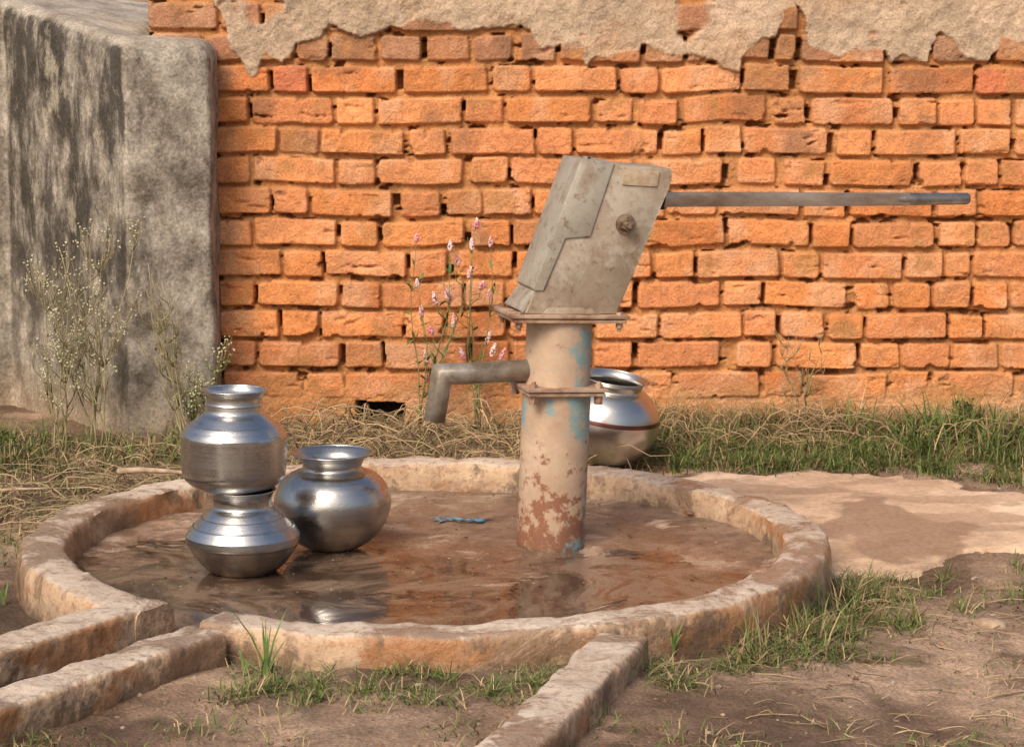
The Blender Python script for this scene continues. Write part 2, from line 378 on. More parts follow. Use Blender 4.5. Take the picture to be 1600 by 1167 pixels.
# ---------------------------------------------------------------- platform
plat=link(bpy.data.objects.new("pump_platform",None)); plat.location=(RC.x,RC.y,0); plat.empty_display_size=.1
tag(plat,"round low concrete pump platform with raised rim and drain","pump platform")
km=Mat("rim_concrete",rough=.7,spec=.35)
r1=km.noise(7,7,.68); r2=km.noise(50,6,.68); r3=km.noise(3.0,8,.72,dist=.5); kn=km.nrm()
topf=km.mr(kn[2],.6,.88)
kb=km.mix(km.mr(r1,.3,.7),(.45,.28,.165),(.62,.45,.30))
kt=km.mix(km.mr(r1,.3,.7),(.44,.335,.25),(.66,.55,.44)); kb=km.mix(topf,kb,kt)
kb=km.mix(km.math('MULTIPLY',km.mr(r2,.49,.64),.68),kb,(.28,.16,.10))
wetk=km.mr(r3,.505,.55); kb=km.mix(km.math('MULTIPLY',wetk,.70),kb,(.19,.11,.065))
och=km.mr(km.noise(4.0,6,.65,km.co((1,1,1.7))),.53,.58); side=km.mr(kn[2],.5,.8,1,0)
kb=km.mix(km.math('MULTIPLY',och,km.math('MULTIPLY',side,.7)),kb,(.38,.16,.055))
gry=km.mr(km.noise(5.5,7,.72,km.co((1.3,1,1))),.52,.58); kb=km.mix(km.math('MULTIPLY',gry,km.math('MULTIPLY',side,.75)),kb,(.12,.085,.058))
footdk=km.math('MULTIPLY',km.mr(km.xyz()[2],-.02,.05,1,0),km.mr(km.noise(22,5,.7),.36,.54)); kb=km.mix(km.math('MULTIPLY',footdk,.88),kb,(.09,.06,.037))  # dark brown blotches, stronger towards the foot of rim and curbs
spk=km.mr(km.vor(85),.0,.25); kb=km.mix(1.,kb,km.mix(spk,(.55,.48,.43),(1,1,1)),'MULTIPLY')
km.set("Base Color",kb); km.set("Roughness",km.mr(wetk,0,1,.62,.22)); km.bump(km.math('ADD',r1,km.math('MULTIPLY',r2,.6)),.6,.012)
prof=[(.868,-.11),(.864,-.05),(.860,-.01),(.857,.02),(.855,.045),(.852,.060),(.848,.068),(.841,.0715),(.82,.073),(.80,.0735),(.78,.073),(.766,.0715),(.758,.067),(.755,.058),(.753,.04),(.751,.02),(.749,.0),(.745,-.03)]
gap=math.radians(237.8); NA=760; a0=gap+math.radians(5.0); a1_=gap-math.radians(5.0)+2*math.pi
A=np.linspace(a0,a1_,NA); V=[]; F=[]; n=len(prof)
PR=np.array(prof); AA=A[:,None]; rP=PR[None,:,0]; zP=PR[None,:,1]; ca,sa=np.cos(AA),np.sin(AA)
rr=rP+.018*(fbm(ca*2+5,sa*2+5,1,3,700)-.5)+.016*(fbm(AA*10+zP*20,zP*25+rP*30,1.0,4,710)-.5)
zz=zP+np.where(zP>-.02,.020*(fbm(ca*3+9,sa*3+rP*0,1.,3,720)-.5)+.012*(fbm(ca*14+9,sa*14+rP*30,1.,3,725)-.5),0)
chipr=np.clip((fbm(AA*7,rP*30,1.,3,735)-.66)*6,0,1)*np.clip((np.abs(rP-.80)-.03)/.02,0,1)*(zP>.05)
zz=zz-chipr*.016
V=np.stack([rr*ca,rr*sa,zz],-1).reshape(-1,3).tolist()
for i in range(NA-1):
    for k in range(n-1): F.append((i*n+k,(i+1)*n+k,(i+1)*n+k+1,i*n+k+1))
F.append(tuple(range(n))); F.append(tuple((NA-1)*n+k for k in range(n))[::-1])
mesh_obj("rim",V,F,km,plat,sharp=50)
def curb(name,start,dirv,length,width,z=.072):
    bm=bmesh.new(); d=Vector(dirv).normalized(); nn=Vector((-d.y,d.x))
    p=Vector(start)-RC; pts=[p-nn*width/2,p+d*length-nn*width/2*1.05,p+d*length+nn*width/2*1.05,p+nn*width/2]
    prism(bm,[tuple(q) for q in pts],-.12,z,0,'z'); bmesh.ops.recalc_face_normals(bm,faces=bm.faces)
    te=[e for e in bm.edges if all(v.co.z>0 for v in e.verts)]
    bmesh.ops.bevel(bm,geom=te,offset=.006,segments=2,affect='EDGES')
    o=bm_obj(name,bm,km,plat); rough(o,.006,.018,.09,1); return o
curb("drain_curb",(-.715,4.725),(-.555,-.832),1.6,.098)
curb("drain_curb",(-.556,4.54),DD,1.6,.092)
curb("splash_curb",(.205,4.55),(-.20,-.66),1.2,.098,.062)
fx=np.arange(-.80,.80,.006); FX,FY=np.meshgrid(fx,fx,indexing='ij'); WX,WY=FX+RC.x,FY+RC.y
def floorz(x,y):
    return -.0010+.011*sm((y-5.15)/.55)+.006*sm((x-.15)/.45)+.016*(fbm(x,y,3.2,4,800)-.5)+.011*(fbm(x*1.0,y*1.4,10,5,810)-.5)+.0015*(fbm(x,y,70,2,820)-.5)
FZ=floorz(WX,WY)
fm=Mat("wet_cement_floor",rough=.5,spec=.5)
g1=fm.noise(3.2,7,.65,dist=.8); g2=fm.noise(26,6,.68); g3=fm.noise(120,4); fz=fm.xyz()
fb=fm.mix(fm.mr(g1,.36,.64),(.14,.082,.053),(.38,.25,.17))
fb=fm.mix(fm.math('MULTIPLY',fm.mr(g2,.45,.62),.65),fb,(.10,.056,.037))
pal_=fm.mr(fm.noise(3.4,8,.7,dist=1.4),.53,.57); fb=fm.mix(fm.math('MULTIPLY',pal_,.68),fb,(.56,.43,.32))
wl=fm.mr(fz[2],.004,.012,1,0); fb=fm.mix(fm.math('MULTIPLY',wl,.45),fb,(.12,.068,.042))
spf=fm.mr(fm.vor(60),.0,.2); fb=fm.mix(1.,fb,fm.mix(spf,(.5,.45,.4),(1,1,1)),'MULTIPLY')
fb=fm.mix(1.,fb,fm.mix(fm.mr(g3,.3,.7),(.72,.72,.72),(1.22,1.22,1.22)),'MULTIPLY')
fm.set("Base Color",fb); fm.set("Roughness",fm.mr(fm.math('ADD',g1,fm.math('MULTIPLY',wl,-.5)),.1,.6,.10,.58)); fm.bump(fm.math('ADD',g2,fm.math('MULTIPLY',g3,.4)),.4,.007)
grid_obj("floor",np.stack([FX,FY,FZ],-1),mask=np.hypot(FX,FY)<.785,mat=fm,parent=plat)
wmt=Mat("muddy_water",rough=.03,spec=.5)
wn=wmt.noise(4.5,8,.7,None,1.4)
wmt.set("Base Color",wmt.mix(wmt.mr(wn,.44,.58),(.060,.036,.024),(.20,.130,.085))); wmt.set("IOR",1.33)
wmt.set("Roughness",wmt.mr(wn,.48,.58,.02,.30))
wmt.bump(wmt.noise(11,4,.55,None,.8),.10,.010)
V=[(0,0,0)];F=[]
for k in range(120):
    a=2*math.pi*k/120; V.append((.765*math.cos(a),.765*math.sin(a),0))
for k in range(120): F.append((0,1+k,1+(k+1)%120))
pud=mesh_obj("water",V,F,wmt); pud.location=(RC.x,RC.y,.0045); tag(pud,"shallow muddy puddle inside the round platform",None,"structure")
q0=Vector((-.64,4.72));V=[]
for s in (0,1.7):
    for t in (-.075,.075): V.append((*(q0+DD*s+DN*t),-.033 if s==0 else -.034))
dw=mesh_obj("water",V,[(0,1,3,2)],wmt); tag(dw,"muddy water lying in the drain channel",None,"structure")

# ---------------------------------------------------------------- hand pump
pump=link(bpy.data.objects.new("hand_pump",None)); pump.location=(.084,5.49,0.0); pump.rotation_euler=(0,math.radians(2.2),math.radians(15)); pump.empty_display_size=.1
tag(pump,"tall cast iron village hand pump with long steel handle","hand pump")
pm=Mat("rusty_pedestal_paint",rough=.62,spec=.35)
z_=pm.xyz(); q1=pm.noise(9,6,.65); q2=pm.noise(34,6,.7); q3=pm.noise(11,7,.7,pm.co((1,1,.7)),.5)
pb=pm.mix(pm.mr(q1,.3,.7),(.38,.25,.165),(.56,.42,.30))
rust=pm.math('ADD',q2,pm.mr(z_[2],.0,.34,.20,-.05)); rs=pm.mr(rust,.59,.67)
pb=pm.mix(pm.math('MULTIPLY',rs,.85),pb,(.20,.065,.03))
dk=pm.mr(pm.math('ADD',q1,pm.mr(z_[2],.0,.14,.22,-.1)),.55,.68); pb=pm.mix(pm.math('MULTIPLY',dk,.6),pb,(.19,.085,.05))
thr=pm.math('ADD',pm.mr(z_[0],-.06,.06,-.08,.09),pm.math('ADD',pm.mr(z_[2],.20,.33,-.11,.08),pm.mr(z_[2],.355,.375,0,-.105)))
blu=pm.math('MULTIPLY',pm.mr(pm.math('ADD',q3,thr),.51,.55),pm.mr(q2,.38,.50))
pb=pm.mix(pm.math('MULTIPLY',blu,.75),pb,(.17,.35,.38))
ms=pm.mr(z_[2],.0,.018,.8,0); pb=pm.mix(ms,pb,(.06,.06,.03))
pm.set("Base Color",pb); pm.bump(pm.math('ADD',q2,q1),.4,.005)
hm=Mat("galvanised_head",rough=.5,metal=.12,spec=.4)
h1=hm.noise(7,6,.65); h2=hm.noise(60,6,.7); h3=hm.noise(16,6,.7,hm.co((1,1,.4)))
hb=hm.mix(hm.mr(h1,.3,.7),(.28,.215,.15),(.46,.375,.28))
hb=hm.mix(hm.math('MULTIPLY',hm.mr(h3,.51,.64),.6),hb,(.22,.12,.06))
hb=hm.mix(hm.math('MULTIPLY',hm.mr(h2,.56,.65),.65),hb,(.14,.075,.045))
hb=hm.mix(hm.math('MULTIPLY',hm.mr(hm.noise(3.7,8,.78),.53,.60),.5),hb,(.56,.51,.43))
hm.set("Base Color",hb); hm.bump(h2,.3,.002)
cvm=Mat("galvanised_cover",rough=.45,metal=.3,spec=.5)
h1=cvm.noise(6,6,.65); h2=cvm.noise(50,6,.7); h3=cvm.noise(12,7,.7,cvm.co((1,1,.5)))
hb=cvm.mix(cvm.mr(h1,.3,.7),(.30,.265,.21),(.54,.485,.40)); hb=cvm.mix(cvm.math('MULTIPLY',cvm.mr(h2,.54,.65),.65),hb,(.19,.11,.065))
hb=cvm.mix(cvm.math('MULTIPLY',cvm.mr(h3,.52,.64),.55),hb,(.25,.155,.085))
cvm.set("Base Color",hb); cvm.bump(h2,.25,.002)
rm=Mat("rusty_flange",rough=.75,spec=.3); h1=rm.noise(18,6,.7); h2=rm.noise(70,5)
rm.set("Base Color",rm.mix(rm.mr(h1,.40,.58),(.20,.095,.055),(.42,.29,.20))); rm.bump(h2,.4,.003)
bt=Mat("bolt_steel",rough=.45,metal=.6); bt.set("Base Color",bt.mix(bt.mr(bt.noise(60,5),.4,.6),(.13,.07,.04),(.36,.28,.2)))
spm=Mat("spout_steel",rough=.45,metal=.5,spec=.5); h1=spm.noise(14,6,.7); spm.set("Base Color",spm.mix(spm.mr(h1,.40,.62),(.24,.19,.14),(.48,.43,.36))); spm.bump(spm.noise(80,4),.3,.003)
hdm=Mat("handle_steel",rough=.36,metal=.7,spec=.5); h1=hdm.noise(12,6,.7,hdm.co((.4,1,1))); hdm.set("Base Color",hdm.mix(hdm.mr(h1,.35,.65),(.24,.165,.12),(.56,.47,.40))); hdm.bump(hdm.noise(60,4),.15,.002)
grm=Mat("handle_grip_steel",rough=.4,metal=.8); grm.set("Base Color",grm.mix(grm.mr(grm.noise(30,4),.35,.65),(.20,.18,.17),(.38,.35,.32)))
dkm=Mat("dark_inside",rough=.9); dkm.set("Base Color",(.03,.022,.016))
lathe("pedestal",[[(.0745,-.02),(.0745,.352)],[(.0745,.352),(.0,.352)]],pm,pump,64,.002)
bm=bmesh.new()
for z0,z1,w_ in ((.351,.3585,.172),(.3605,.368,.180)): prism(bm,rrect(w_,w_),z0,z1,.0015,'z')
for sx in (-1,1):
    for sy in (-1,1):
        cyl(bm,(sx*.073,sy*.073,.368),(0,0,1),.009,.008,6); cyl(bm,(sx*.073,sy*.073,.333),(0,0,1),.0095,.018,6); cyl(bm,(sx*.073,sy*.073,.368),(0,0,1),.005,.014,10)
bm_obj("lower_flange",bm,rm,pump)
lathe("water_tank",[[(.0715,.366),(.0715,.512)],[(.0715,.512),(0,.512)]],pm,pump,64,.002)
bm=bmesh.new()
for z0,z1,a,b in ((.509,.5165,.250,.165),(.519,.5265,.262,.172)): prism(bm,rrect(a,b,cx=.002),z0,z1,.0015,'z')
for sx in (-1,1):
    for sy in (-1,1):
        x=.002+sx*.112; y=sy*.07
        cyl(bm,(x,y,.5265),(0,0,1),.008,.005,6); cyl(bm,(x,y,.498),(0,0,1),.008,.011,6); cyl(bm,(x,y,.490),(0,0,1),.0045,.03,10)
bm_obj("upper_flange",bm,rm,pump)
def ring_line(c,d,r,ns=28):
    d=Vector(d).normalized(); e1=Vector((0,1,0)); e2=d.cross(e1).normalized()
    return [Vector(c)+e1*math.cos(2*math.pi*k/ns)*r+e2*math.sin(2*math.pi*k/ns)*r for k in range(ns)]
def mitre_pipe(name,path,r,mat,parent,ns=28):
    V=[];F=[];path=[Vector(p) for p in path]; n=len(path)
    for i,p in enumerate(path):
        d1=(path[i]-path[i-1]).normalized() if i>0 else (path[1]-path[0]).normalized()
        d2=(path[i+1]-path[i]).normalized() if i<n-1 else d1
        mN=(d1+d2).normalized()
        for q in ring_line(p,d1,r,ns):
            t=-(q-p).dot(mN)/d1.dot(mN); V.append(tuple(q+d1*t))
    for i in range(n-1):
        for k in range(ns):
            k2=(k+1)%ns; F.append((i*ns+k,i*ns+k2,(i+1)*ns+k2,(i+1)*ns+k))
    o=mesh_obj(name,V,F,mat,parent,sharp=40)
    s=o.modifiers.new('s','SOLIDIFY'); s.thickness=.003; s.offset=-1 
    return o
sp=mitre_pipe("spout",[(-.06,0,.396),(-.258,0,.387),(-.271,0,.286)],.0235,spm,pump)
head_poly=[(-.097,.5275),(.108,.5275),(.178,.705),(.186,.73),(.214,.80),(.220,.826),(.218,.842),(.019,.852),(-.071,.583)]
bm=bmesh.new(); prism(bm,head_poly,-.066,.066,.003)
bm_obj_head=bm_obj("head",bm,hm,pump)
bm=bmesh.new(); prism(bm,[(.19,.750),(.2205,.750),(.2270,.805),(.19,.805)],-.02,.02,.001); bm_obj("handle_slot",bm,dkm,bm_obj_head)
bm=bmesh.new()
flap=[(.014,.858),(.088,.8535),(.040,.694),(-.016,.692),(-.058,.578),(-.078,.578),(-.081,.583)]
prism(bm,flap,-.0705,.0705,.0015)
prism(bm,[(-.0785,.576),(-.108,.535),(-.099,.5285),(-.066,.5765)],-.062,.062,.001)
cov=bm_obj("front_cover",bm,cvm,bm_obj_head)
bm=bmesh.new(); prism(bm,[(.108,.806),(.186,.803),(.190,.836),(.112,.839)],-.0695,-.0664,.001)
npm=Mat("name_plate_metal",rough=.5,metal=.2); t1=npm.noise(60,5,.7); npm.set("Base Color",npm.mix(npm.mr(t1,.4,.6),(.42,.30,.19),(.52,.42,.30)));npm.bump(npm.vor(260),.3,.001)
bm_obj("name_plate",bm,npm,bm_obj_head)
bm=bmesh.new()
cyl(bm,(.119,-.066,.722),(0,-1,0),.022,.004,32); cyl(bm,(.119,-.070,.722),(0,-1,0),.0165,.011,6); cyl(bm,(.119,-.081,.722),(0,-1,0),.0145,.008,6); cyl(bm,(.119,-.089,.722),(0,-1,0),.007,.012,16)
bm_obj("pivot_bolt",bm,bt,bm_obj_head,30)
bm=bmesh.new(); cyl(bm,(.045,0,.853),(0,0,1),.010,.008,6)
bm_obj("cover_bolt",bm,bt,bm_obj_head)
bm=bmesh.new(); prism(bm,[(-.06,.5275),(.07,.5275),(.05,.541),(-.045,.541)],-.071,-.0665,.001); bm_obj("gusset",bm,hm,bm_obj_head)
bm=bmesh.new(); prism(bm,[(.13,.753),(.80,.766),(.80,.7935),(.13,.785)],-.012,.012,.0022)
hd=bm_obj("handle",bm,hdm,pump)
V=[];F=[]; tube_geo(V,F,[(.772,0,.7795),(.79,0,.780),(.80,0,.7802),(.943,0,.7832),(.947,0,.7832)],[.0125,.0140,.0140,.0134,.011],20)
mesh_obj("grip",V,F,grm,hd,sharp=40)

# ---------------------------------------------------------------- pots
def steel(name,ringscale,tint=(.60,.59,.57),rg=.24):
    m=Mat(name,rough=rg,metal=1.0)
    rn=m.noise(ringscale,4,.6,m.co((.6,.6,110))); sm_=m.noise(9,6,.65); sp_=m.noise(70,4,.6)
    tt=m.mix(m.mr(sm_,.35,.7),tint,tuple(t*.76 for t in tint))
    tt=m.mix(m.math('MULTIPLY',m.mr(m.noise(24,6,.7),.54,.66),.4),tt,(.34,.29,.23))
    m.set("Base Color",tt)
    m.set("Roughness",m.math('ADD',m.mr(rn,.3,.7,rg-.06,rg+.10),m.mr(sm_,.3,.7,-.05,.10)))
    drop=m.mr(m.vor(140),.10,.32,1,0)
    m.bump(m.math('ADD',m.math('ADD',m.math('MULTIPLY',rn,.5),m.math('MULTIPLY',sp_,.3)),m.math('MULTIPLY',drop,.35)),.20,.002)
    return m
s1=steel("spun_steel",1.0)
s2=steel("dull_steel",1.4,(.57,.55,.52),.27)
def inner(curves,t=.002):
    pts=[p for c in curves for p in c][::-1]
    return [[(max(r-t,0),z+ (t if z<.02 else 0)) for r,z in pts]]
clear=Mat("clean_water",rough=.02,spec=.9); clear.set("Base Color",(.30,.31,.30)); clear.bump(clear.noise(20,2),.08,.003)
def pot(curves,loc,label,mat,tilt=(0,0,0),rim_r=.0018,fill=None):
    body=lathe("water_pot",curves+inner(curves),mat,None,112,.0022)
    body.location=loc; body.rotation_euler=tilt
    tag(body,label,"water pot")
    r,z=curves[-1][-1]
    V=[];F=[];ns=96
    for k in range(ns):
        a=2*math.pi*k/ns
        for j in range(8):
            b=2*math.pi*j/8; V.append(((r-.0006+rim_r*math.cos(b))*math.cos(a),(r-.0006+rim_r*math.cos(b))*math.sin(a),z+rim_r*math.sin(b)))
    for k in range(ns):
        for j in range(8):
            k2=(k+1)%ns;j2=(j+1)%8;F.append((k*8+j,k2*8+j,k2*8+j2,k*8+j2))
    mesh_obj("lip",V,F,mat,body)
    if fill:
        fr,fzz=fill; V=[(0,0,fzz)]+[(fr*math.cos(2*math.pi*k/64),fr*math.sin(2*math.pi*k/64),fzz) for k in range(64)]
        mesh_obj("water_fill",V,[(0,1+k,1+(k+1)%64) for k in range(64)],clear,body)
    return body
potA=[[(0,.002),(.045,.0),(.066,.004),(.088,.022),(.106,.046),(.1165,.064)],[(.1165,.064),(.1195,.068),(.1195,.083)],[(.1195,.083),(.117,.087)],[(.117,.087),(.109,.100),(.106,.103)],[(.106,.103),(.103,.103)],[(.103,.103),(.090,.119),(.087,.121)],[(.087,.121),(.084,.121)],[(.084,.121),(.072,.134),(.064,.140),(.061,.146),(.061,.158),(.064,.168),(.071,.178)]]
a=pot(potA,(-.565,5.26,.002),"squat ridged steel pot on the wet floor carrying another pot",s1)
potB=[[(0,.002),(.035,0),(.055,.006),(.082,.018),(.098,.030),(.1055,.040)],[(.1055,.040),(.1085,.052),(.1100,.09),(.1110,.128)],[(.111,.128),(.1080,.134)],[(.108,.134),(.097,.149),(.094,.151)],[(.094,.151),(.091,.151)],[(.091,.151),(.076,.165),(.066,.172),(.061,.178),(.0595,.19)],[(.0595,.19),(.061,.193),(.0595,.196)],[(.0595,.196),(.059,.205),(.061,.213),(.067,.222)]]
b=pot(potB,(-.583,5.262,.168),"shouldered steel pot filled with water, stacked on another pot",s1,(math.radians(-1),math.radians(1.0),0),fill=(.0585,.212))
potC=[[(0,.002),(.03,0),(.062,.006),(.095,.030),(.118,.064),(.127,.096),(.1255,.120),(.114,.146),(.094,.164),(.078,.171)],[(.078,.171),(.070,.174),(.0655,.179),(.065,.187),(.070,.197),(.080,.206),(.0885,.211)]]
c=pot(potC,(-.391,5.475,.006),"round bellied steel pot with wide flared rim",s2,rim_r=.0022)
potD=[[(0,.002),(.04,0),(.075,.010),(.105,.036),(.126,.070),(.133,.100),(.131,.128),(.118,.158),(.098,.180),(.082,.190)],[(.082,.190),(.077,.193),(.0755,.20),(.078,.210),(.086,.219)]]
s3=Mat("striped_steel",rough=.30,metal=1.0)
zz=s3.xyz()[2]; rn=s3.noise(1.2,4,.6,s3.co((.6,.6,110)))
strp=s3.math('MULTIPLY',s3.mr(zz,.118,.120),s3.mr(zz,.131,.129))
s3.set("Base Color",s3.mix(s3.math('MULTIPLY',strp,.9),(.55,.53,.50),(.14,.02,.015))); s3.bump(rn,.12,.002)
d=pot(potD,(.228,6.44,.014),"round steel pot with thin red stripe standing beside grass",s3,(math.radians(3),math.radians(9),math.radians(-10)))

# ---------------------------------------------------------------- vegetation
lm=Mat("grass_blades",rough=.65,spec=.25); lm.set("Base Color",lm.attr())
def blades(Px,Py,h,lean,w,cols,zoff=-.004,az=None):
    n=len(Px)
    Pz=gz(Px,Py)+zoff
    az=RNG.uniform(0,2*np.pi,n) if az is None else az
    s2_=az+RNG.uniform(.9,2.2,n)
    T=[0,.35,.7,1]; Vs=[]
    for i,t in enumerate(T):
        off=lean*h*t**1.6; zz=h*t*(1-.55*np.minimum(lean,1.5)*t*.6)+.002*np.sin(t*9+az)
        cx=Px+np.cos(az)*off; cy=np.minimum(Py+np.sin(az)*off,6.972); cz=Pz+np.maximum(zz,.001)
        ww=w*(1,.9,.6,0)[i]/2
        if i<3:
            Vs.append(np.stack([cx-np.cos(s2_)*ww,cy-np.sin(s2_)*ww,cz],-1)); Vs.append(np.stack([cx+np.cos(s2_)*ww,cy+np.sin(s2_)*ww,cz],-1))
        else: Vs.append(np.stack([cx,cy,cz],-1))
    V=np.stack(Vs,1).reshape(-1,3); C=np.repeat(cols,7,0)
    return V,C
GV=[];GC=[]
G1=np.array([.070,.120,.025]);G2=np.array([.18,.225,.06]);S1=np.array([.48,.35,.19]);S2=np.array([.23,.155,.08])
def addblades(cx,cy,n,spread,h,green,lean=.7,w=.004):
    n=int(n)
    Px=cx+RNG.normal(0,spread,n);Py=cy+RNG.normal(0,spread,n)
    k=np.hypot(Px-RC.x,Py-RC.y)>.868; k&=Py<6.965
    s_,t_=chan(Px,Py); k&=~((np.abs(t_)<.17)&(s_>-.1)&(np.abs(t_)>.06))|(RNG.random(n)<.04)
    Px,Py=Px[k],Py[k];n=len(Px)
    if n==0:return
    u=RNG.random((n,1)); g=RNG.random((n,1))<green
    c=np.where(g,G1*u+G2*(1-u),S1*u+S2*(1-u))*RNG.uniform(.6,1.2,(n,1))
    V,C=blades(Px,Py,h*RNG.uniform(.3,1.4,n),lean*RNG.uniform(.2,2.0,n),w*RNG.uniform(.5,1.2,n),c)
    GV.append(V);GC.append(C)
R=random.uniform
for _ in range(260):
    x=R(.28,1.75); y=R(6.45,6.93); q=R(0,1); addblades(x,y,60,R(.02,.045),R(.03,.085) if y>6.75 else R(.03,.065),.88 if q<.62 else .2,1.0,.0035)
for _ in range(80):
    x=R(.42,1.7); addblades(x,6.48+R(-.07,.05)-max(0,x-.95)*.55*R(.5,1),50,R(.015,.04),.04,.80,1.0,.0035)
for _ in range(60):
    x=R(.35,1.7); addblades(x,R(6.86,6.94),24,.03,R(.07,.13),.15,.9,.003)
for _ in range(26):
    x=R(.9,1.7); addblades(x,R(6.55,6.85),40,.03,R(.08,.13),.9,.8,.0055)
for _ in range(120):
    addblades(R(-.78,.30),R(6.30,6.93),R(15,60),R(.02,.05),R(.03,.075),.32,1.1,.003)
for _ in range(170):
    x=R(-1.6,-.62); y=R(5.65,6.62); addblades(x,y,38,.04,R(.02,.055),.38,1.1,.0032)
for _ in range(60):
    addblades(R(-1.6,-.62),R(6.40,6.75),40,.03,.07,.60,.8,.004)
for _ in range(34):
    addblades(R(-1.6,-1.06),R(4.6,5.8),25,.03,.035,.5,1.,.0032)
for _ in range(90):
    th=math.radians(R(-68,3)); rr=.90+abs(random.gauss(0,.09)); addblades(RC.x+rr*math.cos(th),RC.y+rr*math.sin(th),R(15,70),R(.012,.03),R(.02,.045),.6,1.2,.003)
for _ in range(12):
    th=math.radians(R(-60,-5)); rr=.90+abs(random.gauss(0,.04)); addblades(RC.x+rr*math.cos(th),RC.y+rr*math.sin(th),45,.02,.085,.5,.8,.003)
for _ in range(64):
    addblades(R(-.50,.12),R(4.24,4.46),R(15,60),R(.01,.025),R(.02,.045),.65,1.1,.003)
for _ in range(60):
    addblades(R(-.9,1.0),R(3.8,4.25),30,.03,.03,.45,1.0,.003)
for _ in range(18): addblades(R(1.05,1.3),R(5.2,5.45),45,.03,.045,.6,1,.0032)
for _ in range(60): addblades(R(.70,1.4),R(4.0,5.35),14,.04,.022,.35,1.3,.003)
V=np.vstack(GV);C=np.vstack(GC);nb=len(V)//7
F=[]
for b0 in (np.arange(nb)*7).tolist(): F+= [(b0,b0+1,b0+3,b0+2),(b0+2,b0+3,b0+5,b0+4),(b0+4,b0+5,b0+6)]
gr=mesh_obj("grass",V.tolist(),F,lm,cols=C); tag(gr,"patchy green and dried grass around the platform",None,"stuff")
V=[];F=[];cs=[]
def straw(x,y,L,col,r=.0011,rise=.05):
    az=R(0,2*math.pi); pts=[];z0=float(gz(np.array([x]),np.array([y]))[0]); k1=R(-1,1)
    for i in range(6):
        t=i/5; pts.append((x+math.cos(az+k1*t)*L*t,min(y+math.sin(az+k1*t)*L*t*.6,6.96),z0+.003+rise*math.sin(t*math.pi*R(.7,1.))))
    if any(math.hypot(p[0]-RC.x,p[1]-RC.y)<.89 for p in pts): return
    b_=len(V); tube_geo(V,F,pts,[r]*6,4); cs.extend([col]*(len(V)-b_))
for _ in range(480):
    straw(R(-.78,.25),R(6.35,6.92),R(.05,.28),np.array([.48,.34,.19])*R(.25,1.1),R(.0007,.0022),R(.0,.09))
for _ in range(460):
    straw(R(.2,1.7),R(6.6,6.93),R(.05,.22),np.array([.48,.33,.18])*R(.35,1.1),R(.0008,.0016),R(.0,.09))
for _ in range(560):
    straw(R(-1.6,-.6),R(5.7,6.7),R(.05,.24),np.array([.46,.34,.2])*R(.4,1.1),R(.0008,.0018),R(.0,.04))
for _ in range(260):
    straw(R(.35,1.3),R(4.0,5.3),R(.02,.12),np.array([.46,.34,.2])*R(.3,1.1),.0009,R(.0,.012))
stw=mesh_obj("dry_straw",V,F,lm,cols=np.array(cs)); tag(stw,"dried fallen plant stems along the foot of the wall",None,"stuff")
V=[];F=[];cs=[]
ico=bmesh.new(); bmesh.ops.create_icosphere(ico,subdivisions=1,radius=1); iv=[v.co.copy() for v in ico.verts]; jf=[tuple(v.index for v in f.verts) for f in ico.faces]; ico.free()
def pebble(x,y,s,col,z=None):
    z=float(gz(np.array([x]),np.array([y]))[0]) if z is None else z
    b_=len(V); sx,sy,sz=R(.7,1.3),R(.7,1.3),R(.4,.8); a_=R(0,6.28)
    for v in iv:
        q=v*R(.85,1.15); V.append((x+s*(q.x*sx*math.cos(a_)-q.y*sy*math.sin(a_)),y+s*(q.x*sx*math.sin(a_)+q.y*sy*math.cos(a_)),z+s*q.z*sz))
    F.extend([tuple(k+b_ for k in f) for f in jf]); cs.extend([col]*len(iv))
for _ in range(2400):
    x,y=R(-1.6,1.7),R(3.7,6.9)
    if math.hypot(x-RC.x,y-RC.y)<.9: continue
    pebble(x,y,random.choice((.0015,.002,.003,.003,.005,.007)),np.array(random.choice(((.42,.3,.2),(.25,.16,.1),(.5,.4,.3),(.36,.2,.12))))*R(.6,1.1))
for _ in range(420):
    a_=R(0,6.28); rr=.73*math.sqrt(R(0,1)); x=RC.x+rr*math.cos(a_); y=RC.y+rr*math.sin(a_)
    pebble(x,y,random.choice((.0012,.0018,.0025,.0035)),np.array(random.choice(((.10,.06,.035),(.22,.13,.08),(.42,.3,.2))))*R(.6,1.1),max(.0045,float(floorz(np.array([x]),np.array([y]))[0])))
gv=mesh_obj("gravel",V,F,gm,cols=np.array(cs),smooth=False); tag(gv,"small pebbles and crumbs of earth",None,"stuff")

